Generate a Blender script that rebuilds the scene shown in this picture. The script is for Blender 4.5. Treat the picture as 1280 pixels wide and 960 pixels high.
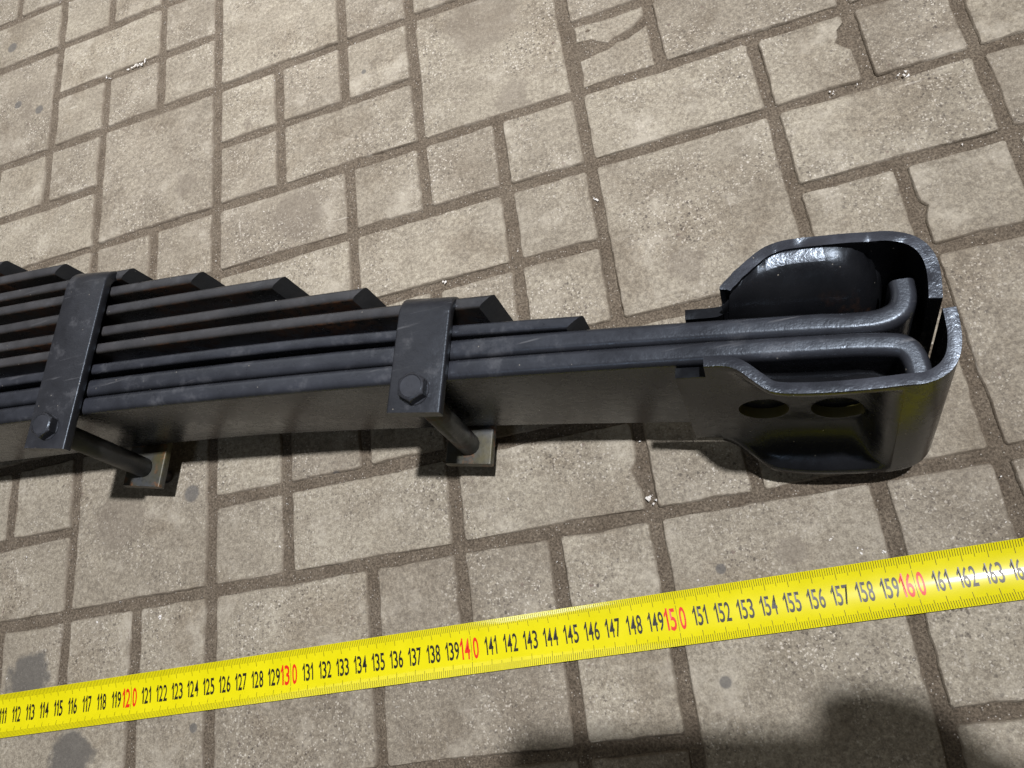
import bpy, bmesh, math, random
from mathutils import Vector, Matrix, noise
random.seed(7)
for o in list(bpy.data.objects): bpy.data.objects.remove(o, do_unlink=True)
SC = bpy.context.scene
COL = SC.collection
U = 0.0495                       # paving lattice step in metres

# ------------------------------------------------------------------ camera
cd = bpy.data.cameras.new('camera'); cam = bpy.data.objects.new('camera', cd); COL.objects.link(cam)
cam.location = (0.39153, -0.06535, 0.37636)
cam.rotation_euler = (0.32007229, 0.31615907, -0.12394998)
cd.sensor_width = 36; cd.lens = 36*988.63/1280; cd.clip_start = 0.005; cd.clip_end = 200
SC.camera = cam
# ------------------------------------------------------------------ world and lamps (an indoor workshop: no sky, no sun)
W = bpy.data.worlds.new('World'); SC.world = W; W.use_nodes = True
bg = W.node_tree.nodes['Background']
bg.inputs[0].default_value = (1.0, 0.85, 0.62, 1); bg.inputs[1].default_value = 0.07
def lamp(name, loc, size, power, color, target=(0.3, 0.1, 0), sizey=None, spread=180):
    l = bpy.data.lights.new(name, 'AREA'); l.energy = power; l.color = color
    l.spread = math.radians(spread)
    if sizey: l.shape = 'RECTANGLE'; l.size = size; l.size_y = sizey
    else: l.shape = 'DISK'; l.size = size
    o = bpy.data.objects.new(name, l); COL.objects.link(o); o.location = loc
    o.rotation_euler = (Vector(target)-Vector(loc)).to_track_quat('-Z', 'Y').to_euler()
    return o
lamp('ceiling_flood_lamp', (1.12, 0.16, 2.80), 0.10, 12.0, (1.0, 0.97, 0.955), target=(0.10, 0.52, 0), spread=50)
lamp('added_fill_light', (-0.75, 1.75, 1.75), 1.7, 9, (1.0, 0.94, 0.84), target=(-0.20, 0.75, 0))  # added area light that lifts the far left floor, no such lamp known
lamp('window_light', (-0.60, -1.85, 2.7), 0.52, 6, (0.76, 0.87, 1.0), target=(0.35, 0.1, 0), sizey=0.34)
SC.view_settings.view_transform = 'Standard'; SC.view_settings.look = 'None'
SC.view_settings.exposure = 0.0; SC.view_settings.gamma = 1.0; SC.view_settings.use_curve_mapping = False
SC.render.engine = 'CYCLES'

# ------------------------------------------------------------------ material helpers
class NT:
    def __init__(s, name):
        s.m = bpy.data.materials.new(name); s.m.use_nodes = True
        s.t = s.m.node_tree; s.b = s.t.nodes['Principled BSDF']
        s.geo = s.t.nodes.new('ShaderNodeNewGeometry')
        s.pos = s.geo.outputs['Position']
    def n(s, typ, **kw):
        nd = s.t.nodes.new('ShaderNode'+typ)
        for k, v in kw.items(): setattr(nd, k, v)
        return nd
    def put(s, sock, v):
        if hasattr(v, 'default_value') or hasattr(v, 'is_linked'): s.t.links.new(v, sock)
        else: sock.default_value = v
    def noise(s, scale, detail=3, rough=0.55, vec=None, dist=0.0):
        nd = s.n('TexNoise'); nd.inputs['Scale'].default_value = scale; nd.inputs['Detail'].default_value = detail
        nd.inputs['Roughness'].default_value = rough; nd.inputs['Distortion'].default_value = dist
        s.t.links.new(vec or s.pos, nd.inputs['Vector']); return nd.outputs['Fac']
    def voro(s, scale, feature='F1', vec=None, rand=1.0):
        nd = s.n('TexVoronoi'); nd.feature = feature; nd.inputs['Scale'].default_value = scale
        nd.inputs['Randomness'].default_value = rand
        s.t.links.new(vec or s.pos, nd.inputs['Vector']); return nd
    def ramp(s, f, a, b, v0=0.0, v1=1.0):
        nd = s.n('MapRange'); nd.clamp = True
        s.put(nd.inputs[0], f)
        for i, v in enumerate((a, b, v0, v1)): nd.inputs[i+1].default_value = v
        return nd.outputs[0]
    def math(s, op, a, b=0.0, c=0.0):
        nd = s.n('Math'); nd.operation = op; s.put(nd.inputs[0], a); s.put(nd.inputs[1], b); s.put(nd.inputs[2], c)
        return nd.outputs[0]
    def mix(s, f, a, b, mode='MIX'):
        nd = s.n('MixRGB'); nd.blend_type = mode; s.put(nd.inputs[0], f)
        for k, v in ((1, a), (2, b)):
            if isinstance(v, tuple): nd.inputs[k].default_value = (*v[:3], 1)
            else: s.t.links.new(v, nd.inputs[k])
        return nd.outputs[0]
    def out(s, color=None, rough=None, bump=None, bstr=0.3, bdist=0.001, **kw):
        if color is not None:
            if isinstance(color, tuple): s.b.inputs['Base Color'].default_value = (*color, 1)
            else: s.t.links.new(color, s.b.inputs['Base Color'])
        if rough is not None: s.put(s.b.inputs['Roughness'], rough)
        if bump is not None:
            bn = s.n('Bump'); bn.inputs['Strength'].default_value = bstr; bn.inputs['Distance'].default_value = bdist
            s.t.links.new(bump, bn.inputs['Height']); s.t.links.new(bn.outputs[0], s.b.inputs['Normal'])
        for k, v in kw.items(): s.put(s.b.inputs[k], v)
        return s.m

DARK = [(-0.1014, 0.4664, 0.0048), (-0.0875, 0.4033, 0.0036), (-0.0652, 0.3903, 0.0039), (-0.0249, -0.0313, 0.0150), (0.01, -0.0765, 0.0150),
        (0.0854, 0.0577, 0.0051), (0.2122, 0.317, 0.0018), (0.0064, -0.0567, 0.0023), (0.3641, -0.0769, 0.0027), (0.3719, -0.0295, 0.0024),
        (0.3471, -0.0235, 0.0018), (0.0899, -0.0688, 0.0025), (0.1795, 0.0503, 0.0030), (0.4099, 0.0001, 0.0017)]
BROWN = [(0.0741, 0.2755, 0.0083), (-0.0765, 0.3922, 0.0071), (0.3875, 0.1243, 0.0105), (0.2947, 0.3258, 0.0249), (0.16, 0.2242, 0.0178),
         (0.3081, 0.2607, 0.0113), (0.1237, 0.3075, 0.004), (0.4036, -0.027, 0.0065), (0.0346, 0.051, 0.0177)]

def mat_concrete():
    t = NT('paving_concrete')
    big = t.noise(9, 5, 0.6); mid = t.noise(55, 5, 0.62); fine = t.noise(420, 4, 0.65); grit = t.noise(1300, 2, 0.6)
    c = t.mix(t.ramp(big, 0.32, 0.68), (0.288, 0.264, 0.220), (0.382, 0.355, 0.300))
    c = t.mix(t.ramp(mid, 0.35, 0.70), c, t.mix(1.0, c, (0.80, 0.79, 0.79), 'MULTIPLY'))
    c = t.mix(t.ramp(fine, 0.36, 0.66), t.mix(1.0, c, (0.72, 0.70, 0.68), 'MULTIPLY'), t.mix(1.0, c, (1.18, 1.18, 1.17), 'MULTIPLY'))
    c = t.mix(t.ramp(grit, 0.34, 0.68), t.mix(1.0, c, (0.74, 0.73, 0.73), 'MULTIPLY'), t.mix(1.0, c, (1.20, 1.19, 1.18), 'MULTIPLY'))
    # per-tile tint
    oi = t.n('ObjectInfo'); c = t.mix(1.0, c, t.mix(oi.outputs['Random'], (0.85, 0.84, 0.83), (1.06, 1.07, 1.06)), 'MULTIPLY')
    # exposed aggregate: dark and pale grains of different size and ragged outline
    wv = t.n('TexNoise'); wv.inputs['Scale'].default_value = 900; wv.inputs['Detail'].default_value = 2; t.t.links.new(t.pos, wv.inputs['Vector'])
    wa = t.n('VectorMath'); wa.operation = 'MULTIPLY_ADD'; t.t.links.new(wv.outputs['Color'], wa.inputs[0]); wa.inputs[1].default_value = (0.0022,)*3; t.t.links.new(t.pos, wa.inputs[2])
    dens = t.ramp(t.noise(22, 3), 0.42, 0.62, 0.15, 1.0)
    for sc_, thr, col_, keep in ((360, 0.34, (0.070, 0.060, 0.052), 0.76), (620, 0.46, (0.10, 0.085, 0.072), 0.62), (480, 0.34, (0.62, 0.59, 0.54), 0.84), (820, 0.46, (0.60, 0.57, 0.51), 0.74), (150, 0.17, (0.15, 0.11, 0.095), 0.86)):
        v = t.voro(sc_, vec=wa.outputs[0]); sel = t.n('SeparateColor'); t.t.links.new(v.outputs['Color'], sel.inputs[0])
        m = t.math('MULTIPLY', t.ramp(v.outputs['Distance'], thr, thr*0.45), t.math('GREATER_THAN', sel.outputs[0], keep))
        c = t.mix(t.math('MULTIPLY', t.math('MULTIPLY', m, dens), 0.92), c, col_)
    # dirt rubbed into the worn edges of each tile
    at = t.n('Attribute'); at.attribute_name = 'edge'
    c = t.mix(t.math('MULTIPLY', t.ramp(t.math('ADD', at.outputs['Fac'], t.math('MULTIPLY', t.noise(260, 4, 0.7), 0.9)), 0.98, 1.55), 0.62), c, (0.165, 0.135, 0.105))
    # broad smudges where oil and feet have polished the stone darker
    smu = t.math('MULTIPLY', t.ramp(t.noise(17, 6, 0.7, dist=0.4), 0.50, 0.64), 0.55)
    c = t.mix(smu, c, t.mix(1.0, c, (0.60, 0.55, 0.50), 'MULTIPLY'))
    c = t.mix(t.math('MULTIPLY', t.ramp(t.noise(31, 5, 0.7), 0.54, 0.70), 0.50), c, (0.50, 0.468, 0.405))
    # pale scuffs and scratches
    mp = t.n('Mapping'); mp.inputs['Rotation'].default_value = (0, 0, 0.7); mp.inputs['Scale'].default_value = (260, 26, 1); t.t.links.new(t.pos, mp.inputs['Vector'])
    scr = t.math('MULTIPLY', t.ramp(t.noise(1.0, 3, 0.6, mp.outputs[0]), 0.66, 0.74), t.ramp(t.noise(14, 2), 0.5, 0.66))
    c = t.mix(t.math('MULTIPLY', scr, 0.5), c, (0.58, 0.55, 0.50))
    mp2 = t.n('Mapping'); mp2.inputs['Rotation'].default_value = (0, 0, -0.5); mp2.inputs['Scale'].default_value = (40, 420, 1); t.t.links.new(t.pos, mp2.inputs['Vector'])
    scr2 = t.math('MULTIPLY', t.ramp(t.noise(1.0, 4, 0.65, mp2.outputs[0]), 0.64, 0.72), t.ramp(t.noise(19, 3), 0.48, 0.64))
    c = t.mix(t.math('MULTIPLY', scr2, 0.5), c, (0.56, 0.53, 0.48))
    # oil drops and damp blots that lie on the stone
    wob = t.n('TexNoise'); wob.inputs['Scale'].default_value = 130; wob.inputs['Detail'].default_value = 7; t.t.links.new(t.pos, wob.inputs['Vector'])
    sub = t.n('VectorMath'); sub.operation = 'MULTIPLY_ADD'; t.t.links.new(wob.outputs['Color'], sub.inputs[0])
    sub.inputs[1].default_value = (0.017,)*3; sub2 = t.n('VectorMath'); sub2.operation = 'SUBTRACT'; t.t.links.new(t.pos, sub2.inputs[0]); sub2.inputs[1].default_value = (0.0085, 0.0085, 0.0085)
    t.t.links.new(sub2.outputs[0], sub.inputs[2])
    def spots(lst, vec):
        acc = None
        for x, y, r in lst:
            d = t.n('VectorMath'); d.operation = 'DISTANCE'; t.t.links.new(vec, d.inputs[0]); d.inputs[1].default_value = (x, y, 0)
            k = t.ramp(d.outputs['Value'], r*1.12, r*0.82)
            acc = k if acc is None else t.math('MAXIMUM', acc, k)
        return acc
    small = [d for d in DARK if d[2] < 0.01]; large = [d for d in DARK if d[2] >= 0.01]
    c = t.mix(t.math('MULTIPLY', spots(BROWN, sub.outputs[0]), 0.42), c, (0.155, 0.132, 0.108))
    c = t.mix(t.math('MULTIPLY', spots(small, t.pos), 0.72), c, (0.085, 0.085, 0.088))
    c = t.mix(t.math('MULTIPLY', spots(large, sub.outputs[0]), 0.80), c, (0.085, 0.082, 0.080))
    h = t.math('ADD', t.math('MULTIPLY', fine, 0.6), t.math('MULTIPLY', grit, 0.5))
    h = t.math('ADD', h, t.math('MULTIPLY', mid, 0.7))
    return t.out(c, t.ramp(mid, 0.3, 0.7, 0.62, 0.85), h, 0.55, 0.0010)

def mat_joint():
    t = NT('joint_dirt')
    a = t.noise(60, 4); f = t.noise(900, 3, 0.7); g = t.noise(320, 3, 0.7)
    c = t.mix(t.ramp(a, 0.35, 0.65), (0.145, 0.118, 0.090), (0.192, 0.162, 0.128))
    c = t.mix(t.ramp(f, 0.38, 0.68), t.mix(1.0, c, (0.55, 0.53, 0.51), 'MULTIPLY'), t.mix(1.0, c, (1.5, 1.5, 1.48), 'MULTIPLY'))
    v = t.voro(800); se = t.n('SeparateColor'); t.t.links.new(v.outputs['Color'], se.inputs[0])
    m = t.math('MULTIPLY', t.ramp(v.outputs['Distance'], 0.28, 0.15), t.math('GREATER_THAN', se.outputs[0], 0.82))
    c = t.mix(m, c, (0.55, 0.52, 0.48))
    return t.out(c, 0.75, t.math('ADD', f, g), 0.9, 0.0020)

def mat_paint(name, base=(0.012, 0.0125, 0.0145), hi=(0.030, 0.031, 0.036), r0=0.30, r1=0.52, rust=0.0, dust=0.35, coat=0.0, lump=0.35, spec=0.36, wear=0.0):
    t = NT(name)
    n1 = t.noise(38, 5, 0.6); n2 = t.noise(260, 4, 0.6); n3 = t.noise(1100, 2, 0.6)
    c = t.mix(t.ramp(n1, 0.34, 0.68), base, hi)
    rough = t.ramp(t.math('ADD', t.math('MULTIPLY', n1, 0.5), t.math('MULTIPLY', n2, 0.5)), 0.36, 0.64, r0, r1)
    # thin bluish-grey workshop dust that settled on upward faces
    sp = t.n('SeparateXYZ'); t.t.links.new(t.geo.outputs['Normal'], sp.inputs[0])
    d = t.math('MULTIPLY', t.ramp(sp.outputs[2], 0.35, 0.95), t.ramp(t.math('ADD', t.math('MULTIPLY', n1, .6), t.math('MULTIPLY', t.noise(150, 4, .65), .4)), 0.34, 0.68, 0.45, 1.0))
    d = t.math('MULTIPLY', d, dust)
    c = t.mix(d, c, (0.100, 0.112, 0.148)); rough = t.math('ADD', rough, t.math('MULTIPLY', d, 0.25))
    v = t.voro(420); se = t.n('SeparateColor'); t.t.links.new(v.outputs['Color'], se.inputs[0])
    sp2 = t.math('MULTIPLY', t.ramp(v.outputs['Distance'], 0.14, 0.08), t.math('GREATER_THAN', se.outputs[0], 0.93))
    c = t.mix(t.math('MULTIPLY', sp2, 0.7), c, (0.30, 0.28, 0.25))
    if wear > 0:
        # rubbed patches and fine scratches where the paint has gone thin and grey
        mq = t.n('Mapping'); mq.inputs['Scale'].default_value = (30, 500, 120); mq.inputs['Rotation'].default_value = (0, 0, -0.16); t.t.links.new(t.pos, mq.inputs['Vector'])
        sc = t.math('MULTIPLY', t.ramp(t.noise(1.0, 3, .6, mq.outputs[0]), 0.62, 0.72), t.ramp(t.noise(45, 3), 0.45, 0.62))
        rb = t.math('MULTIPLY', t.ramp(t.noise(75, 5, .7), 0.56, 0.72), 0.6)
        kk = t.math('MULTIPLY', t.math('MULTIPLY', t.math('MAXIMUM', sc, rb), t.ramp(sp.outputs[2], 0.2, 0.8)), wear)
        c = t.mix(t.math('MULTIPLY', kk, 0.55), c, (0.15, 0.155, 0.172))
    if rust > 0:
        k = t.math('MULTIPLY', t.ramp(t.noise(24, 5, 0.65), 0.60-0.1*rust, 0.74-0.1*rust), t.ramp(n2, 0.38, 0.60))
        k = t.math('MULTIPLY', k, t.ramp(sp.outputs[2], 0.75, 0.35))
        c = t.mix(t.math('MULTIPLY', k, 0.85), c, t.mix(n2, (0.15, 0.058, 0.018), (0.075, 0.038, 0.020)))
        rough = t.math('ADD', rough, t.math('MULTIPLY', k, 0.35))
    h = t.math('ADD', t.math('MULTIPLY', n2, 1.0), t.math('MULTIPLY', n3, 0.35))
    m = t.out(c, rough, h, lump, 0.0006); t.b.inputs['Specular IOR Level'].default_value = spec; t.b.inputs['Specular Tint'].default_value = (0.70, 0.83, 1.0, 1)  # blue specular tint puts a bluish light sheen into all these paints
    if coat: t.b.inputs['Coat Weight'].default_value = coat; t.b.inputs['Coat Roughness'].default_value = 0.08
    return m

def mat_plate():
    t = NT('bare_zinc_plate')
    n1 = t.noise(70, 4); n2 = t.noise(500, 3)
    c = t.mix(t.ramp(n1, 0.36, 0.62), (0.062, 0.056, 0.026), (0.055, 0.060, 0.066))
    k = t.math('MULTIPLY', t.ramp(t.noise(110, 4, 0.6), 0.56, 0.68), 0.7)
    c = t.mix(k, c, (0.22, 0.085, 0.022)); c = t.mix(t.ramp(n2, 0.5, 0.75), c, t.mix(1.0, c, (0.6, 0.6, 0.6), 'MULTIPLY'))
    return t.out(c, 0.48, n2, 0.25, 0.0004, Metallic=0.15)

M_CONC = mat_concrete(); M_JOINT = mat_joint()
M_LEAF = mat_paint('black_leaf_paint', base=(0.009, 0.0097, 0.012), hi=(0.015, 0.0160, 0.020), dust=0.26, r0=0.20, r1=0.34, lump=0.24, wear=0.9, spec=0.42)
M_RLEAF = mat_paint('black_leaf_paint_rusty', base=(0.020, 0.0195, 0.019), hi=(0.040, 0.036, 0.032), rust=1.2, dust=0.26, r0=0.22, r1=0.40, lump=0.28, wear=0.5)
M_CUT = mat_paint('sheared_leaf_end', base=(0.030, 0.031, 0.033), hi=(0.050, 0.051, 0.054), dust=0.3, r0=0.45, r1=0.62)
M_CUP = mat_paint('gloss_black_cup_paint', base=(0.004, 0.0044, 0.0056), hi=(0.008, 0.0084, 0.010), r0=0.17, r1=0.32, dust=0.04, coat=0.0, lump=0.14, rust=0.10, spec=0.27)
M_RIM = mat_paint('cup_rim_glint', base=(0.016, 0.0175, 0.023), hi=(0.040, 0.043, 0.056), r0=0.20, r1=0.34, dust=0.12, lump=0.38, spec=0.85)  # paler blue-grey on upward rim faces, bluish glint put into the paint
M_CLIP = mat_paint('black_clip_paint', base=(0.012, 0.0125, 0.015), hi=(0.020, 0.021, 0.025), dust=0.12, r0=0.26, r1=0.42, lump=0.35, wear=1.0)
M_BOLT = mat_paint('black_bolt_paint', dust=0.25, r0=0.22, r1=0.38)
M_TUBE = mat_paint('worn_tube_paint', base=(0.018, 0.018, 0.018), hi=(0.032, 0.031, 0.028), rust=0.55, dust=0.3)
M_PLATE = mat_plate()
t_ = NT('olive_primer'); M_OLIVE = t_.out(t_.mix(t_.noise(300), (0.075, 0.067, 0.018), (0.05, 0.045, 0.014)), 0.5)

# ------------------------------------------------------------------ mesh helpers
def link(name, me, mat, parent=None, smooth=True):
    o = bpy.data.objects.new(name, me); COL.objects.link(o)
    if mat and not me.materials: me.materials.append(mat)
    if parent: o.parent = parent
    if smooth:
        for p in me.polygons: p.use_smooth = True
        try: me.set_sharp_from_angle(angle=math.radians(38))
        except Exception: pass
    return o
def mesh(name, v, f):
    me = bpy.data.meshes.new(name); me.from_pydata([tuple(x) for x in v], [], f)
    bm = bmesh.new(); bm.from_mesh(me); bmesh.ops.recalc_face_normals(bm, faces=bm.faces); bm.to_mesh(me); bm.free()
    return me
def bake(o):
    dg = bpy.context.evaluated_depsgraph_get(); me = bpy.data.meshes.new_from_object(o.evaluated_get(dg))
    old = o.data; o.modifiers.clear(); o.data = me; return o
def tag(o, label, cat, group=None, kind=None):
    if label: o['label'] = label
    if cat: o['category'] = cat
    if group: o['group'] = group
    if kind: o['kind'] = kind
    return o
def empty(name, loc=(0, 0, 0)):
    o = bpy.data.objects.new(name, None); COL.objects.link(o); o.location = loc; o.empty_display_size = 0.02; return o

# ------------------------------------------------------------------ the paved floor
I0, I1, J0, J1 = -7, 14, -6, 13          # tiles built one by one
seen = []                                # (i, j, w, h) read off the photograph
def T(*a): seen.extend(a)
T((-3,9,2,1),(-1,9,1,1),(0,9,1,1),(-1,8,2,1),(-3,7,2,2),(1,8,1,1),(2,7,2,2),(-1,7,1,1),(0,7,1,1),(1,7,1,1),
  (-2,6,1,1),(-1,6,1,1),(0,5,2,2),(-2,5,2,1),(2,6,1,1),(3,6,1,1),(2,5,1,1),(3,5,2,1),(2,4,2,1),(4,4,1,1),
  (4,7,1,1),(4,6,1,1),(5,5,2,2),(5,7,1,1),(5,4,1,1),(6,4,1,1),(4,3,2,1),(6,3,1,1),(2,3,2,1),(0,4,1,1),(1,4,1,1),(-2,4,2,1),
  (6,2,1,1),(7,2,2,2),(7,4,2,1),(8,5,2,1),(9,4,1,1),(10,4,1,1),(9,3,2,1),(9,2,1,1),(10,2,1,1),(11,3,1,1),(11,4,1,1),(10,5,2,1),
  (7,6,1,1),(8,6,2,1),(6,7,1,1),(10,0,2,2),(9,0,1,1),(9,1,1,1),(8,0,1,1),(7,0,1,1),(5,0,2,1),(3,0,2,1),(2,0,1,1),(2,1,1,1),(3,1,1,1),(4,1,1,1),
  (0,0,2,2),(-2,0,2,1),(-1,1,1,1),(-2,1,1,1),(-2,-1,1,1),(-1,-1,1,1),(0,-1,1,1),(1,-1,1,1),(2,-1,2,1),(4,-1,1,1),(5,-1,1,1),(6,-1,1,1),(7,-1,2,1),(9,-1,1,1),(10,-1,2,1),
  (-1,-2,2,1),(1,-2,1,1),(2,-2,2,1),(4,-2,2,1),(6,-2,1,1),(7,-3,2,2),(9,-2,1,1),(10,-2,1,1),(4,-4,2,2),(6,-3,1,1),(9,-3,1,1),(10,-4,2,2),(0,-4,2,2),(2,-3,2,1))
used = {(7, 5)}
for i, j, w, h in seen:
    for a in range(w):
        for b in range(h): used.add((i+a, j+b))
def fill(i0, i1, j0, j1, occ, rnd):
    out = []
    for j in range(j0, j1):
        for i in range(i0, i1):
            if (i, j) in occ: continue
            opts = [(1, 1), (1, 1)]
            if i+1 < i1 and (i+1, j) not in occ: opts += [(2, 1), (2, 1)]
            if i+1 < i1 and j+1 < j1 and not {(i+1, j), (i, j+1), (i+1, j+1)} & occ: opts += [(2, 2), (2, 2)]
            w, h = rnd.choice(opts)
            for a in range(w):
                for b in range(h): occ.add((i+a, j+b))
            out.append((i, j, w, h))
    return out
tiles = list(seen) + fill(I0, I1, J0, J1, used, random.Random(3))
G = 0.0026                                # half a joint
BITES = [(0.3395, 0.0208, 0.0075), (0.4880, 0.2300, 0.0090), (0.4979, 0.1207, 0.0034), (0.2516, 0.3409, 0.003)]
def outline(x0, y0, x1, y1):
    pts = []; rc = 0.0012
    def seg(ax, ay, bx, by):
        n = max(3, int(math.hypot(bx-ax, by-ay)/0.0036))
        for k in range(n): pts.append([ax+(bx-ax)*k/n, ay+(by-ay)*k/n])
    seg(x0+rc, y0, x1-rc, y0); seg(x1-rc, y0, x1, y0+rc); seg(x1, y0+rc, x1, y1-rc); seg(x1, y1-rc, x1-rc, y1)
    seg(x1-rc, y1, x0+rc, y1); seg(x0+rc, y1, x0, y1-rc); seg(x0, y1-rc, x0, y0+rc); seg(x0, y0+rc, x0+rc, y0)
    return pts
def tile_mesh(pts, cx, cy, dz, tx, ty, wear=0.00045):
    n = len(pts); P = []
    for x, y in pts:
        a = noise.noise((x*140, y*140, 3.1)); b = noise.noise((x*420, y*420, 8.7)); c2 = noise.noise((x*42, y*42, 5.5))
        k = wear*(0.6+1.3*a+0.8*b+1.6*c2)
        d = Vector((cx-x, cy-y)); d.normalize()
        x += d.x*k; y += d.y*k
        for bx, by, br in BITES:
            e = math.hypot(x-bx, y-by)
            if e < br:
                v = Vector((cx-bx, cy-by)); v.normalize(); s = math.sqrt(br*br-e*e)*(0.75+0.5*a)
                if abs(v.x) > abs(v.y): x += math.copysign(s, v.x)
                else: y += math.copysign(s, v.y)
        P.append((x, y))
    z = lambda x, y: dz+tx*(x-cx)+ty*(y-cy)
    V = []
    for inset, dzz in ((0.0042, 0.0), (0.0011, -0.00008), (0.0006, -0.0005), (0.0, -0.0017), (0.0, -0.006)):
        for x, y in P:
            d = Vector((cx-x, cy-y)); l = d.length; d /= l
            V.append((x+d.x*inset-cx, y+d.y*inset-cy, z(x, y)+dzz))
    F = [list(range(n))]
    for r in range(4):
        for k in range(n): F.append((r*n+k, (r+1)*n+k, (r+1)*n+(k+1) % n, r*n+(k+1) % n))
    return V, F
floor_v = [(-6, -6, -0.0024), (6, -6, -0.0024), (6, 6, -0.0024), (-6, 6, -0.0024)]
# the ground under the tiles, and the uneven sand and dirt that fills the joints
bm = bmesh.new(); bmesh.ops.create_grid(bm, x_segments=2, y_segments=2, size=6)
for v in bm.verts: v.co.z = -0.0042
fm = bpy.data.meshes.new('paved_floor'); bm.to_mesh(fm); bm.free()
floor = link('paved_floor', fm, M_JOINT, smooth=False); tag(floor, None, None, kind='structure')
gx0, gx1, gy0, gy1, st = -0.34, 0.68, -0.28, 0.62, 0.0022
nx, ny = int((gx1-gx0)/st), int((gy1-gy0)/st); V = []
for a in range(nx+1):
    for b in range(ny+1):
        x, y = gx0+a*st, gy0+b*st
        z = -0.0011+0.0009*noise.noise((x*28, y*28, 1.3))+0.0006*noise.noise((x*110, y*110, 4.7))+0.0004*noise.noise((x*330, y*330, 9.1))
        V.append((x, y, min(z, -0.0001)))
F = [(a*(ny+1)+b, (a+1)*(ny+1)+b, (a+1)*(ny+1)+b+1, a*(ny+1)+b+1) for a in range(nx) for b in range(ny)]
me = bpy.data.meshes.new('joint_sand'); me.from_pydata(V, [], F); o = link('joint_sand', me, M_JOINT, floor); o['kind'] = 'stuff'
rt = random.Random(11)
def add_tile(V, F, cx, cy):
    me = mesh('tile', V, F); at = me.attributes.new('edge', 'FLOAT', 'POINT'); n = len(V)//5
    at.data.foreach_set('value', [0.0]*n+[0.85]*n+[1.1]*n+[1.3]*n+[1.3]*n); o = link('tile', me, M_CONC, floor); o.location = (cx, cy, 0); return o
for i, j, w, h in tiles:
    x0, y0, x1, y1 = i*U+G, j*U+G, (i+w)*U-G, (j+h)*U-G
    jx, jy = rt.uniform(-.0004, .0004), rt.uniform(-.0004, .0004)
    cx, cy = (x0+x1)/2+jx, (y0+y1)/2+jy
    V, F = tile_mesh(outline(x0+jx, y0+jy, x1+jx, y1+jy), cx, cy, min(0.0005, abs(rt.gauss(0, .0003))), max(-.006, min(.006, rt.gauss(0, .003))), max(-.006, min(.006, rt.gauss(0, .003))))
    add_tile(V, F, cx, cy)
# the cracked tile: two pieces with a dirty break between them
for poly in ([(0.3508, 0.2955), (0.3938, 0.2940), (0.3935, 0.2875), (0.3848, 0.2803), (0.3744, 0.2780), (0.3696, 0.2752), (0.3660, 0.2767), (0.3596, 0.2824), (0.3504, 0.2838)],
             [(0.3506, 0.2700), (0.3600, 0.2716), (0.3690, 0.2738), (0.3746, 0.2762), (0.3826, 0.2762), (0.3938, 0.2800), (0.3939, 0.2502), (0.3502, 0.2502)]):
    pts = []
    for k in range(len(poly)):
        a, b = poly[k], poly[(k+1) % len(poly)]; n = max(2, int(math.dist(a, b)/0.003))
        pts += [[a[0]+(b[0]-a[0])*q/n, a[1]+(b[1]-a[1])*q/n] for q in range(n)]
    cx = sum(p[0] for p in pts)/len(pts); cy = sum(p[1] for p in pts)/len(pts)
    V, F = tile_mesh(pts, cx, cy, -0.0003, 0.004, 0.004, 0.0007); add_tile(V, F, cx, cy)
# tiles far outside the picture: one joined field
occ = {(i, j) for i in range(I0, I1) for j in range(J0, J1)}
FV, FF = [], []
for i, j, w, h in fill(-46, 52, -46, 52, set(occ), random.Random(5)):
    x0, y0, x1, y1 = i*U+G, j*U+G, (i+w)*U-G, (j+h)*U-G; b = len(FV)
    FV += [(x0+.0008, y0+.0008, 0), (x1-.0008, y0+.0008, 0), (x1-.0008, y1-.0008, 0), (x0+.0008, y1-.0008, 0), (x0, y0, -.0012), (x1, y0, -.0012), (x1, y1, -.0012), (x0, y1, -.0012), (x0, y0, -.006), (x1, y0, -.006), (x1, y1, -.006), (x0, y1, -.006)]
    FF.append((b, b+1, b+2, b+3))
    for r in (0, 4):
        for k in range(4): FF.append((b+r+k, b+r+4+k, b+r+4+(k+1) % 4, b+r+(k+1) % 4))
tf = link('tile_field', mesh('tile_field', FV, FF), M_CONC, floor, smooth=False); tf['kind'] = 'stuff'

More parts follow.
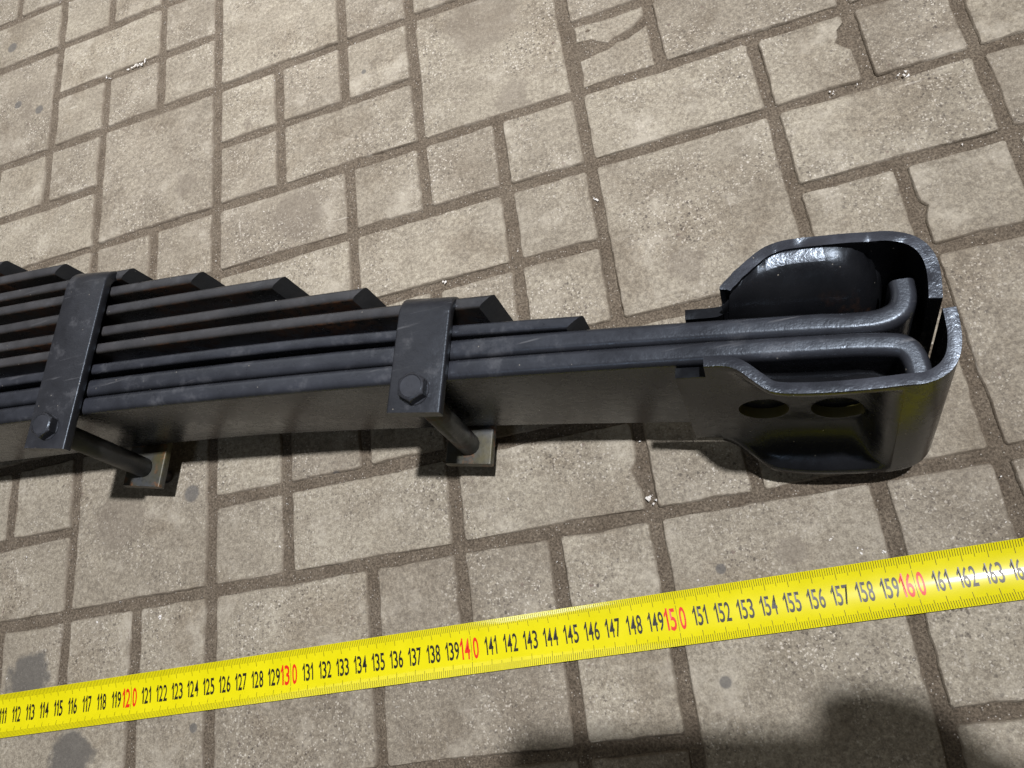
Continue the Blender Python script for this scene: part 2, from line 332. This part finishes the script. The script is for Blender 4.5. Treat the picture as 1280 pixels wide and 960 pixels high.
# ------------------------------------------------------------------ the leaf spring
Z0, Z1 = 0.022, 0.087
def AC(x): 
    x = max(x, -0.54); return -0.09441138*x*x - 0.1022123*x + 0.09609286      # centre line of the main leaf
def twist(x): return 0.0 if x < 0.15 else 0.031*(x-0.15)
def tw(p): return (p[0], p[1]-twist(p[0])*(Z1-p[2])/(Z1-Z0), p[2])
def rsec(t, z0, z1, r, cr=None, n=5):
    # rounded rectangle across the thickness: list of (offset, z), counter-clockwise
    out = []
    for cxx, czz, a0 in ((t/2-r, z1-r, 0), (-t/2+r, z1-r, 90), (-t/2+r, z0+r, 180), (t/2-r, z0+r, 270)):
        for k in range(n+1):
            a = math.radians(a0+90*k/n); out.append((cxx+r*math.cos(a), czz+r*math.sin(a)))
    return out
def sweep(path, sec, bevel=0.0):
    # path: XY points; sec: (normal offset, z); bevel: how much farther the back edge reaches at the tip
    n = len(path); m = len(sec); V = []; F = []
    tmin = min(s[0] for s in sec)
    for k, p in enumerate(path):
        a = Vector(path[max(k-1, 0)]); b = Vector(path[min(k+1, n-1)]); d = (b-a).normalized(); nn = Vector((-d.y, d.x))
        for s, z in sec:
            q = Vector(p)+nn*s
            if k == n-1 and bevel: q += d*(s-tmin)*bevel
            V.append(tw((q.x, q.y, z)))
    for k in range(n-1):
        for s in range(m): F.append((k*m+s, k*m+(s+1) % m, (k+1)*m+(s+1) % m, (k+1)*m+s))
    F.append(tuple(range(m))); F.append(tuple((n-1)*m+s for s in range(m)))
    return V, F
def curve_pts(f, x0, x1, n): return [(x0+(x1-x0)*k/n, f(x0+(x1-x0)*k/n)) for k in range(n+1)]
def smooth_path(P, it=2):
    for _ in range(it):
        Q = [P[0]]
        for a, b in zip(P, P[1:]):
            Q.append((a[0]*.75+b[0]*.25, a[1]*.75+b[1]*.25)); Q.append((a[0]*.25+b[0]*.75, a[1]*.25+b[1]*.75))
        Q.append(P[-1]); P = Q
    return P
XL = -0.50
spring = empty('leaf_spring', (0.2, 0.09, 0))
tag(spring, 'black painted truck leaf spring lying on its side on the paving, cupped end open', 'leaf spring')
MI = Matrix.Translation(-spring.location)
def part(name, V, F, mat, parent=spring, smooth=True):
    o = link(name, mesh(name, V, F), mat, parent, smooth)
    if parent == spring: o.matrix_parent_inverse = MI
    return o
# two full-length leaves whose ends curl apart
pa = curve_pts(AC, XL, 0.432, 60)+smooth_path([(0.4375, 0.0334), (0.4475, 0.0312), (0.4545, 0.0290), (0.4566, 0.0235), (0.4560, 0.0160)], 2)
V, F = sweep(pa, rsec(0.0090, Z0, Z1, 0.0030, n=8)); part('leaf', V, F, M_LEAF)
pb = curve_pts(lambda x: AC(x)+0.0094-max(0, x-0.3)*0.005, XL, 0.430, 60)+smooth_path([(0.4360, 0.0420), (0.4480, 0.0398), (0.4560, 0.0415), (0.4592, 0.0465), (0.4598, 0.0530)], 2)
V, F = sweep(pb, rsec(0.0090, Z0+.0004, Z1-.0004, 0.0030, n=8)); part('leaf', V, F, M_LEAF)
# eight shorter leaves of stepped section: a wide front strip and a narrower rib behind it
def off_c(x): return 0.0207 if x < 0.22 else 0.0207-(x-0.22)*0.0185
SHORT = [(off_c, 0.336, M_LEAF), (lambda x: 0.0318, 0.300, M_RLEAF), (lambda x: 0.0416+max(0, x-.15)*.014, 0.240, M_RLEAF), (lambda x: 0.0518+max(0, x)*.012, 0.198, M_RLEAF),
         (lambda x: 0.0629+max(0, x)*.003, 0.152, M_RLEAF), (lambda x: 0.0722+max(0, x)*.005, 0.108, M_RLEAF), (lambda x: 0.0823, 0.064, M_RLEAF), (lambda x: 0.0926, 0.020, M_RLEAF)]
TH = 0.0054
for k, (of, xe, mt) in enumerate(SHORT):
    fr = lambda x: AC(x)-0.0045+of(x)
    z0, z1 = Z0+rt.uniform(-.0006, .0006), Z1+rt.uniform(-.0008, .0004)
    path = [(x, y+TH/2) for x, y in curve_pts(fr, XL, xe, 44)]
    V, F = sweep(path, rsec(TH, z0, z1, 0.0017, n=5), bevel=1.25)
    pitch = 0.0098 if k == 0 else 0.0096
    b = len(V)
    if k < 7:
        path2 = [(x, y+TH-0.0005+(pitch-TH)/2) for x, y in curve_pts(fr, XL, xe-0.026, 40)]
        V2, F2 = sweep(path2, rsec(pitch-TH+0.0006, z0+0.018, z1-0.018, 0.0012, n=2), bevel=-0.5)
        V += V2; F += [tuple(b+q for q in f) for f in F2]
    nF = 44*len(rsec(TH, z0, z1, 0.0017, n=5))+1
    o = part('leaf', V, F, mt); o.data.materials.append(M_CUT); o.data.polygons[nF].material_index = 1

# ---- end cups: stamped saddles, flared at both long edges, wrapped round the curled leaf ends
def lerp(a, b, t): return a+(b-a)*t
def sm(t): t = max(0, min(1, t)); return t*t*(3-2*t)
def cup(front):
    # outer path at the top edge and at the bottom edge (x, distance from the leaf face), then the wrap as absolute points
    def face(x): return (AC(x)-0.0047) if front else (AC(x)+0.0094-max(0, x-0.3)*0.005+0.0047)
    if front:
        prof_t = [(.374, .0050), (.3850, .0050), (.3856, .0050), (.3915, .0050), (.3965, .0062), (.4015, .0120), (.4060, .0162), (.412, .0170), (.420, .0173), (.430, .0171), (.440, .0165), (.449, .0156)]
        wrap_t = [(.4560, .0098), (.4625, .0115), (.4672, .0156), (.4700, .0220), (.4712, .0285), (.4716, .0345)]
        prof_b = [(.374, .0050), (.3850, .0050), (.3856, .0052), (.3890, .0062), (.3930, .0092), (.3985, .0150), (.4040, .0192), (.412, .0200), (.420, .0204), (.430, .0200), (.440, .0193), (.449, .0184)]
        wrap_b = [(.4560, .0084), (.4622, .0104), (.4670, .0150), (.4699, .0215), (.4712, .0285), (.4716, .0345)]
    else:
        prof_t = [(.383, .0050), (.3900, .0050), (.3968, .0052), (.3974, .0086), (.3995, .0104), (.4035, .0140), (.4110, .0204), (.417, .0240), (.4235, .0258), (.432, .0260), (.445, .0262), (.452, .0258)]
        wrap_t = [(.4590, .0684), (.4662, .0645), (.4700, .0590), (.4712, .0520), (.4700, .0445), (.4685, .0385)]
        prof_b = [(.383, .0050), (.3900, .0050), (.3968, .0052), (.3974, .0086), (.3995, .0104), (.4035, .0140), (.4110, .0190), (.417, .0212), (.4235, .0220), (.432, .0222), (.445, .0222), (.452, .0220)]
        wrap_b = [(.4590, .0650), (.4662, .0620), (.4700, .0575), (.4712, .0515), (.4700, .0445), (.4685, .0385)]
    sg = -1 if front else 1
    n0 = len(prof_t); NZ = 56; zt, zb = 0.094, 0.015
    # resample both paths smoothly
    def dense(prof, wrap):
        P = [(x, d, 0) for x, d in prof]
        R = []
        for k in range(len(P)-1):
            for q in range(3): R.append((lerp(P[k][0], P[k+1][0], q/3), lerp(P[k][1], P[k+1][1], q/3), 0))
        R.append(P[-1])
        lx = P[-1][0]; A = [(lx, face(lx)+sg*P[-1][1])]+list(wrap)
        A = smooth_path(A, 2)
        return R, A
    Rt, At = dense(prof_t, wrap_t); Rb, Ab = dense(prof_b, wrap_b)
    for R in (Rt, Rb):
        for _ in range(2):
            c = [r[1] for r in R]
            for k in range(1, len(R)-1): R[k] = (R[k][0], (c[k-1]+2*c[k]+c[k+1])/4, 0)
    cols = len(Rt)+len(At)-1; V = []; 
    def seat(v, x):    # 1 on the flat seat along the middle, 0 at both long edges and at the wrapped end; rounded like a dish
        e = min(v, 1-v)*(zt-zb)
        az = max(0, min(1, 1-(e-0.0042)/0.0240)); ax = max(0, min(1, 1-(0.4530-x)/0.0130))
        if front: return math.sqrt(max(0, 1-az*az))*(1-sm((x-0.4385)/0.0105))
        return math.sqrt(max(0, 1-az*az-ax*ax))
    for k in range(cols):
        for r in range(NZ+1):
            v = r/NZ
            if k < len(Rt):
                x = lerp(Rb[k][0], Rt[k][0], v); d = lerp(Rb[k][1], Rt[k][1], v)
                d = lerp(d, 0.0050, seat(v, x))
                y = face(x)+sg*d
                # step of the tab at the start of the plate
                e = 1.0 if x > (0.38525 if front else .39705) else 0.0
                z = lerp(lerp(0.0185, zb, e), lerp(0.0848, zt, e), v)
            else:
                q = k-len(Rt)+1; x = lerp(Ab[q][0], At[q][0], v); y = lerp(Ab[q][1], At[q][1], v)
                z = lerp(zb, zt, v)
            V.append((x, y, z))
    F = []
    for k in range(cols-1):
        for r in range(NZ):
            a, b = k*(NZ+1)+r, (k+1)*(NZ+1)+r
            F.append((a, b, b+1, a+1) if front else (a, a+1, b+1, b))
    me = bpy.data.meshes.new('end_cup'); me.from_pydata([tw(p) for p in V], [], F)
    o = link('end_cup', me, M_CUP, None)
    s = o.modifiers.new('s', 'SOLIDIFY'); s.thickness = 0.0043; s.offset = -1; s.use_even_offset = False; s.use_rim = True
    bake(o)
    # holes through the seat
    for hx in (0.4045, 0.4318):
        hz = 0.051; hy = tw((hx, face(hx)+sg*0.003, hz))[1]
        bmc = bmesh.new(); bmesh.ops.create_cone(bmc, cap_ends=True, segments=40, radius1=0.0098, radius2=0.0098, depth=0.012, matrix=Matrix.Translation((hx, hy, hz)) @ Matrix.Rotation(math.radians(9.5), 4, 'Z').inverted() @ Matrix.Rotation(math.pi/2, 4, 'X'))
        cm = bpy.data.meshes.new('c'); bmc.to_mesh(cm); bmc.free(); co = bpy.data.objects.new('c', cm); COL.objects.link(co)
        bo = o.modifiers.new('b', 'BOOLEAN'); bo.operation = 'DIFFERENCE'; bo.object = co; bo.solver = 'EXACT'
        bake(o); bpy.data.objects.remove(co, do_unlink=True)
    bv = o.modifiers.new('v', 'BEVEL'); bv.width = 0.0009; bv.segments = 3; bv.limit_method = 'ANGLE'; bv.angle_limit = math.radians(50)
    bake(o)
    me = o.data; me.materials.append(M_RIM); me.materials.append(M_OLIVE)
    for p in me.polygons:
        if p.center.z > 0.0928 and p.normal.z > 0.3: p.material_index = 1
        for hx in (0.4045, 0.4318):
            q = math.hypot(p.center.x-hx, p.center.z-0.051)
            if 0.0088 < q < 0.0106 and p.normal.x*(p.center.x-hx)+p.normal.z*(p.center.z-0.051) < -0.006 and abs(p.normal.y) < 0.5 and p.area < 4e-5: p.material_index = 2
    for p in me.polygons: p.use_smooth = True
    me.set_sharp_from_angle(angle=math.radians(50))
    o.parent = spring; o.matrix_parent_inverse = MI
    return o
for fr in (True, False):
    c = cup(fr)
    c['label'] = 'stamped cup on the near leaf, rim painted with a bright glint' if fr else 'stamped cup on the far leaf, glossy inside'

# ---- clips: a strap bent round all the leaves, closed by a bolt in a spacer tube
def clip(front_mid, back_mid, width, lean, bolt_u, worn):
    fx, fy = front_mid; d = Vector((back_mid[0]-fx, back_mid[1]-fy)); Lg = d.length; d.normalize(); e = Vector((d.y, -d.x))
    th = 0.005; zt, zb = 0.0902, 0.0190; r = 0.0098
    path = [(0.0, zt)]
    path += [(u, zt) for u in (Lg*.2, Lg*.4, Lg*.6, Lg*.8)]
    for k in range(9):
        a = math.radians(90-90*k/8); path.append((Lg-th/2-r+r*math.cos(a), zt-r+r*math.sin(a)))
    path += [(Lg-th/2, lerp(zt-r, zb+r, q)) for q in (.33, .66)]
    for k in range(9):
        a = math.radians(-90*k/8); path.append((Lg-th/2-r+r*math.cos(a), zb+r+r*math.sin(a)))
    nb = len(path)
    path += [(u, zb) for u in (Lg*.75, Lg*.5, 0.030, 0.0)]
    sec = []
    for cxx, czz, a0 in ((width/2-.001, th/2-.001, 0), (-width/2+.001, th/2-.001, 90), (-width/2+.001, -th/2+.001, 180), (width/2-.001, -th/2+.001, 270)):
        for k in range(4):
            a = math.radians(a0+30*k); sec.append((cxx+.001*math.cos(a), czz+.001*math.sin(a)))
    def world(u, s, z):
        q = Vector((fx, fy))+d*u+e*s; t = (zt-z)/(zt-zb)
        return (q.x+lean[0]*t, q.y+lean[1]*t, z)
    V = []; F = []; m = len(sec)
    for k, p in enumerate(path):
        a, b = Vector(path[max(k-1, 0)]), Vector(path[min(k+1, len(path)-1)]); dd = (b-a).normalized(); nn = Vector((-dd.y, dd.x))
        for s, t in sec:
            # dings and slightly uneven edge
            wob = 0.00025*noise.noise((p[0]*90, s*90, p[1]*40+fx*50))
            V.append(world(p[0]+nn.x*(t+wob), s+wob, p[1]+nn.y*(t+wob)))
    for k in range(len(path)-1):
        for s in range(m): F.append((k*m+s, k*m+(s+1) % m, (k+1)*m+(s+1) % m, (k+1)*m+s))
    F.append(tuple(range(m))); F.append(tuple((len(path)-1)*m+s for s in range(m)))
    o = part('spring_clip', V, F, M_CLIP)
    o.data.materials.append(M_PLATE)
    for p in o.data.polygons:
        if min(v for v in p.vertices)//m >= len(path)-3: p.material_index = 1
    o['label'] = 'bent steel strap clip with a rust-stained lower ear'
    # bolt: hexagon head on the top ear, shank, nut under the lower ear
    def lathe(name, prof, seg, rot=0.0, mat=M_BOLT, hexz=None):
        V = []; F = []
        for z, rr in prof:
            for k in range(seg):
                a = 2*math.pi*k/seg+rot
                c = world(bolt_u, 0, z); V.append((c[0]+rr*math.cos(a), c[1]+rr*math.sin(a), c[2]))
        for q in range(len(prof)-1):
            for k in range(seg): F.append((q*seg+k, q*seg+(k+1) % seg, (q+1)*seg+(k+1) % seg, (q+1)*seg+k))
        F.append(tuple(range(seg))); F.append(tuple((len(prof)-1)*seg+k for k in range(seg)))
        me = mesh(name, V, F); ob = link(name, me, mat, o); ob.matrix_parent_inverse = Matrix.Identity(4)
        return ob
    def hexr(a, flat): 
        a = (a % (math.pi/3))-math.pi/6; return flat/math.cos(a)
    def hexhead(name, z0, z1, flat, cap, up, rot, mat=M_BOLT):
        seg = 48; V = []; F = []
        hgt = z1-z0; zz = [0, .02, .55, .70, .82, .90, .96, 1.0, 1.0]; 
        for q, t in enumerate(zz):
            for k in range(seg):
                a = 2*math.pi*k/seg
                R0 = hexr(a, flat)
                rr = R0*(0.97 if q == 0 else 1.0)
                cone = cap+(1-t)*hgt*1.55
                rr = min(rr, cone) if t > 0.3 else rr
                if q == len(zz)-1: rr = cap*0.93
                z = z0+hgt*t if up else z1-hgt*t
                if q == len(zz)-1: z += -0.0004 if up else 0.0004
                c = world(bolt_u, 0, z); V.append((c[0]+rr*math.cos(a+rot), c[1]+rr*math.sin(a+rot), z))
        for q in range(len(zz)-1):
            for k in range(seg): F.append((q*seg+k, q*seg+(k+1) % seg, (q+1)*seg+(k+1) % seg, (q+1)*seg+k))
        F.append(tuple(range(seg))); F.append(tuple((len(zz)-1)*seg+k for k in range(seg)))
        me = mesh(name, V, F); return link(name, me, mat, o)
    hexhead('bolt_head', 0.0926, 0.0980, 0.0057, 0.0050, True, 0.35)
    lathe('spacer_tube', [(0.0216, 0.0052), (0.0220, 0.0055), (0.0872, 0.0055), (0.0876, 0.0052)], 36, mat=M_TUBE)
    lathe('washer_face', [(0.09262, 0.0066), (0.0930, 0.0066), (0.0933, 0.0063)], 40)
    hexhead('nut', 0.0092, 0.0164, 0.0064, 0.0060, False, 0.1, M_TUBE)
    lathe('bolt_end', [(0.0006, 0.0030), (0.0014, 0.0038), (0.0100, 0.0038)], 24, mat=M_TUBE)
    return o
clip((0.0738, 0.0655), (0.0940, 0.1616), 0.0258, (-0.0060, -0.0042), 0.0105, 1)
clip((0.2678, 0.0416), (0.2790, 0.0963), 0.0244, (-0.0038, -0.0056), 0.0095, 0)

# ------------------------------------------------------------------ the tape measure
def mat_tape():
    t = NT('yellow_tape_lacquer'); n = t.noise(60, 3); f = t.noise(700, 2)
    c = t.mix(t.ramp(n, 0.3, 0.7), (0.70, 0.645, 0.004), (0.76, 0.70, 0.006))
    return t.out(c, t.ramp(n, 0.3, 0.7, 0.30, 0.40), f, 0.02, 0.0002, **{'Coat Weight': 0.85, 'Coat Roughness': 0.09, 'Specular IOR Level': 0.2})
def mat_flat(name, c, r=0.4):
    t = NT(name); return t.out(c, r)
M_TAPE = mat_tape(); M_INK = mat_flat('black_ink', (0.012, 0.011, 0.010)); M_RED = mat_flat('red_ink', (0.70, 0.022, 0.008)); M_TICK = mat_flat('tick_ink', (0.060, 0.044, 0.003))
HALF = 0.01165; SAG = 0.0022; CM = 0.009957
def tz(v): return 0.0013+SAG*abs(v/HALF)**2.0          # hollow side up
tape = empty('tape_measure', (0.25, -0.0486, 0)); tape.rotation_euler = (0, 0, 0.0046)
tag(tape, 'yellow steel tape measure blade with black and red numbers stretched across the paving', 'tape measure')
X0 = 0.0502-0.25                                        # blade position of the 120 mark
NX, NV = 200, 17
xa, xb = -0.62, 0.75
V, F = [], []
for k in range(NX+1):
    x = lerp(xa, xb, k/NX)
    for q in range(NV): v = lerp(-HALF, HALF, q/(NV-1)); V.append((x, v, tz(v)))
for k in range(NX):
    for q in range(NV-1): a = k*NV+q; F.append((a, a+NV, a+NV+1, a+1))
me = bpy.data.meshes.new('blade'); me.from_pydata(V, [], F)
bl = link('blade', me, M_TAPE, tape); sd = bl.modifiers.new('s', 'SOLIDIFY'); sd.thickness = 0.00025; sd.offset = -1; bake(bl)
for p in bl.data.polygons: p.use_smooth = True
bl.data.set_sharp_from_angle(angle=math.radians(40))
EPS = 0.00007
# scale marks on both edges
V, F = [], []
def tick(x, v0, v1, w):
    n = 4
    for k in range(n):
        a, b = lerp(v0, v1, k/n), lerp(v0, v1, (k+1)/n); s = len(V)
        V.extend([(x-w/2, a, tz(a)+EPS), (x+w/2, a, tz(a)+EPS), (x+w/2, b, tz(b)+EPS), (x-w/2, b, tz(b)+EPS)]); F.append((s, s+1, s+2, s+3))
for mm in range(900, 1800):
    x = X0+(mm/10-120)*CM
    for sg in (-1, 1):
        ln = 0.0031; w = 0.00022
        if mm % 5 == 0: ln = 0.0044; w = 0.00019
        if mm % 10 == 0: ln = 0.0054; w = 0.00021
        tick(x, sg*(HALF-0.00015), sg*(HALF-ln), w)
    if mm % 100 == 0: tick(x, -HALF+.006, HALF-.006, 0.00018)
tk = bpy.data.meshes.new('scale_marks'); tk.from_pydata(V, [], F); o = link('scale_marks', tk, M_TICK, tape, smooth=False); o['kind'] = 'stuff'
# figures: flat print made from the built-in typeface, squeezed to the tape's narrow numerals
glyph = {}
def text_tris(s):
    if s in glyph: return glyph[s]
    if s == '1':
        glyph[s] = ([(.30, 0), (.46, 0), (.46, .729), (.33, .729), (.30, .66), (.10, .53), (.10, .42), (.30, .52)], [(0, 1, 2, 3, 4, 7), (4, 5, 6, 7)], .10, .46, 0, .729); return glyph[s]
    cu = bpy.data.curves.new('t', 'FONT'); cu.body = s; cu.size = 1.0; cu.offset = 0.013; cu.resolution_u = 4; cu.fill_mode = 'FRONT'
    ob = bpy.data.objects.new('t', cu); COL.objects.link(ob); dg = bpy.context.evaluated_depsgraph_get()
    m = bpy.data.meshes.new_from_object(ob.evaluated_get(dg)); bm = bmesh.new(); bm.from_mesh(m)
    bmesh.ops.triangulate(bm, faces=bm.faces)
    xs = [v.co.x for v in bm.verts]; ys = [v.co.y for v in bm.verts]; bm.verts.index_update()
    g = ([(v.co.x, v.co.y) for v in bm.verts], [tuple(v.index for v in f.verts) for f in bm.faces], min(xs), max(xs), min(ys), max(ys))
    bm.free(); bpy.data.objects.remove(ob, do_unlink=True); glyph[s] = g; return g
def put(store, ch, xc, w, h, yb):
    v, f, x0, x1, y0, y1 = text_tris(ch); V, F = store; b = len(V)
    ww = w*(0.62 if ch == '1' else 1.0)
    H0 = 0.729
    for x, y in v:
        X = xc+((x-x0)/(x1-x0)-0.5)*ww; Y = yb+y/H0*h
        V.append((X, Y, tz(Y)+EPS*1.4))
    F.extend(tuple(b+i for i in t) for t in f)
blk, reds = ([], []), []
for n in range(92, 180):
    x = X0+(n-120)*CM; s = str(n)
    if n % 10:
        w, h, gap = 0.00235, 0.0084, 0.00045
        tot = sum((w*.62 if c == '1' else w)+gap for c in s)-gap; cx = x-tot/2
        for c in s:
            cw = w*.62 if c == '1' else w; put(blk, c, cx+cw/2, w, h, -0.0041); cx += cw+gap
    else:
        w, h, gap = 0.00280, 0.0098, 0.0006
        cx = x-0.00075; red = ([], []); reds.append(red)
        for c in reversed(s[:-1]):
            cw = w*.62 if c == '1' else w; put(red, c, cx-cw/2, w, h, -0.0047); cx -= cw+gap
        put(red, s[-1], x+0.00085+w/2, w, h, -0.0047)
m = bpy.data.meshes.new('black_numerals'); m.from_pydata(blk[0], [], blk[1]); o = link('black_numerals', m, M_INK, tape, smooth=False); o['kind'] = 'stuff'
for st in reds:
    m = bpy.data.meshes.new('red_numeral'); m.from_pydata(st[0], [], st[1]); link('red_numeral', m, M_RED, tape, smooth=False)

# ------------------------------------------------------------------ swarf and chips scattered about
def mat_flake(): 
    t = NT('pale_flakes'); n = t.noise(180, 2); return t.out(t.mix(t.ramp(n, .35, .65), (0.62, 0.60, 0.57), (0.74, 0.74, 0.75)), 0.5)
M_FLAKE = mat_flake()
rd = random.Random(21)
V, F = [], []
def flake(x, y, z, s, el=1.0):
    a = rd.uniform(0, 6.28); n = rd.choice((3, 4, 5)); b = len(V); hz = s*rd.uniform(.15, .4)
    tx, ty = rd.uniform(-.25, .25), rd.uniform(-.25, .25)
    for lev in (0, 1):
        for k in range(n):
            t = a+6.28*k/n; r = s*rd.uniform(.6, 1.1)*(1 if lev == 0 else .75)
            dx, dy = r*math.cos(t)*el, r*math.sin(t)
            dx, dy = dx*math.cos(a)-dy*math.sin(a), dx*math.sin(a)+dy*math.cos(a)
            V.append((x+dx, y+dy, z+lev*hz+(dx*tx+dy*ty)*.6+s*.1))
    F.append(tuple(b+n+k for k in range(n)))
    for k in range(n): F.append((b+k, b+(k+1) % n, b+n+(k+1) % n, b+n+k))
for _ in range(1100):
    i, j = rd.uniform(-3, 12), rd.uniform(-3, 11)
    if rd.random() < .5: i = round(i)+rd.gauss(0, .02)
    else: j = round(j)+rd.gauss(0, .02)
    flake(i*U, j*U, -.0019, abs(rd.gauss(.00016, .00016))+.00008, rd.uniform(.8, 2.2))
for _ in range(500): flake(rd.uniform(-.15, .6), rd.uniform(-.13, .55), 0.0, abs(rd.gauss(.00016, .00012))+.0001, rd.uniform(1, 3))
for x, y, s in [(0.023, 0.3962, 0.0016), (0.0265, 0.3972, .0018), (0.0302, 0.3982, 0.0018), (.034, .3992, .0014), (.019, .3955, .0009), (-0.0012, 0.3955, 0.0016), (.0012, .3945, .001), (0.3473, 0.0085, 0.0019), (.3478, .0068, .0012), (0.5117, 0.1976, 0.0016), (.5085, .1973, .0009), (0.2533, 0.1497, 0.0016),
                (0.4764, 0.199, 0.001), (0.4211, -0.0246, 0.0010), (0.4311, -0.0307, 0.0010), (0.4403, -0.0329, 0.0010), (.3465, .1759, .0012), (.2759, .0195, .0012), (.066, -.0095, .0012), (.0227, -.0064, .0011)]:
    for q in range(3): flake(x+rd.gauss(0, s*.6), y+rd.gauss(0, s*.6), 0.0002, s*rd.uniform(.35, .75), rd.uniform(1, 2))
# crumbs caught between the leaves
for _ in range(90):
    k = rd.choice((0, 0, 1, 1, 1, 2, 2, 3)); of, xe, mt = SHORT[k]; x = rd.uniform(0.0, xe-.02)
    if rd.random() < .55: x = rd.gauss(0.2, .03)
    if x > xe-.03: continue
    flake(x, AC(x)-.0045+of(x)+TH+.0004-twist(x)*.02, Z1-.0030-rd.uniform(0, .002), abs(rd.gauss(.00010, .00014))+.00006, rd.uniform(1, 2.5))
fl = link('pale_swarf', mesh('pale_swarf', V, F), M_FLAKE, smooth=False)
tag(fl, 'tiny pale flakes and crumbs scattered in the paving joints', 'swarf', kind='stuff')

# ------------------------------------------------------------------ the phone that took the picture and the hand that holds it (only their shadow falls into view)
ROT = cam.rotation_euler.to_matrix().to_4x4(); LOC = Matrix.Translation(cam.location) @ ROT
def mat_simple(name, c, r, n=80):
    t = NT(name); f = t.noise(n, 3); return t.out(t.mix(f, tuple(x*.85 for x in c), tuple(x*1.15 for x in c)), r, f, .1, .0005)
phone = bpy.data.objects.new('smartphone', None); COL.objects.link(phone); phone.matrix_world = LOC
tag(phone, 'dark smartphone held above the paving, its shadow falling beside the tape', 'phone')
def rbox(name, x0, x1, y0, y1, z0, z1, r, mat, parent):
    V = []; F = []; ring = []
    for cxx, cyy, a0 in ((x1-r, y1-r, 0), (x0+r, y1-r, 90), (x0+r, y0+r, 180), (x1-r, y0+r, 270)):
        for k in range(7): a = math.radians(a0+15*k); ring.append((cxx, cyy, math.cos(a), math.sin(a)))
    n = len(ring); b = min(.0012, (z1-z0)/3)
    for z, rr in ((z0, r-b), (z0+b*.3, r-b*.3), (z0+b, r), (z1-b, r), (z1-b*.3, r-b*.3), (z1, r-b)):
        V += [(cx+rr*ca, cy+rr*sa, z) for cx, cy, ca, sa in ring]
    for q in range(5):
        for k in range(n): F.append((q*n+k, q*n+(k+1) % n, (q+1)*n+(k+1) % n, (q+1)*n+k))
    F += [tuple(range(n)), tuple(5*n+k for k in range(n))]
    return link(name, mesh(name, V, F), mat, parent)
M_PH = mat_simple('phone_glass', (0.02, 0.02, 0.024), 0.2); M_PF = mat_simple('phone_frame', (0.25, 0.25, 0.27), 0.35)
rbox('body', -0.0150, 0.1310, -0.0580, 0.0135, 0.0035, 0.0110, 0.010, M_PF, phone)
rbox('screen', -0.0130, 0.1290, -0.0560, 0.0115, 0.01105, 0.01135, 0.008, M_PH, phone)
# right hand: fingers behind the phone's right end, index finger over its upper edge, thumb on the screen side
J = [(0.300, -0.250, 0.220, .036), (0.235, -0.150, 0.125, .031), (0.190, -0.085, 0.062, .026), (0.165, -0.055, 0.036, .024),
     (0.148, -0.022, 0.022, .014), (0.146, 0.000, 0.012, .0115), (0.130, 0.0165, 0.004, .0105), (0.111, 0.0195, 0.003, .0098), (0.096, 0.0175, 0.005, .0085),
     (0.158, -0.026, 0.014, .0125), (0.156, -0.010, -0.010, .0105), (0.134, -0.006, -0.0095, .0092), (0.110, -0.006, -0.0070, .0080),
     (0.160, -0.042, 0.012, .0120), (0.157, -0.030, -0.011, .0100), (0.135, -0.026, -0.0100, .0090), (0.112, -0.025, -0.0070, .0078),
     (0.162, -0.058, 0.014, .0110), (0.158, -0.049, -0.009, .0090), (0.139, -0.045, -0.0090, .0080), (0.120, -0.044, -0.0060, .0070),
     (0.158, -0.062, 0.046, .0150), (0.138, -0.052, 0.038, .0115), (0.118, -0.036, 0.0245, .0100), (0.100, -0.024, 0.0215, .0085)]
E_ = [(0, 1), (1, 2), (2, 3), (3, 4), (4, 5), (5, 6), (6, 7), (7, 8), (3, 9), (9, 10), (10, 11), (11, 12), (3, 13), (13, 14), (14, 15), (15, 16), (3, 17), (17, 18), (18, 19), (19, 20), (2, 21), (21, 22), (22, 23), (23, 24)]
hm = bpy.data.meshes.new('person'); hm.from_pydata([j[:3] for j in J], E_, [])
hand = bpy.data.objects.new('person', hm); COL.objects.link(hand); hand.matrix_world = LOC
hand.modifiers.new('skin', 'SKIN')
sl = hm.skin_vertices[0].data
for k, j in enumerate(J): sl[k].radius = (j[3], j[3])
sl[2].use_root = True
sub = hand.modifiers.new('sub', 'SUBSURF'); sub.levels = 2; sub.render_levels = 2
bake(hand); M_SKIN = mat_simple('skin', (0.50, 0.30, 0.22), 0.5); hand.data.materials.clear(); hand.data.materials.append(M_SKIN)
for p in hand.data.polygons: p.use_smooth = True
tag(hand, 'bare hand with curled fingers gripping the end of the raised phone', 'person')
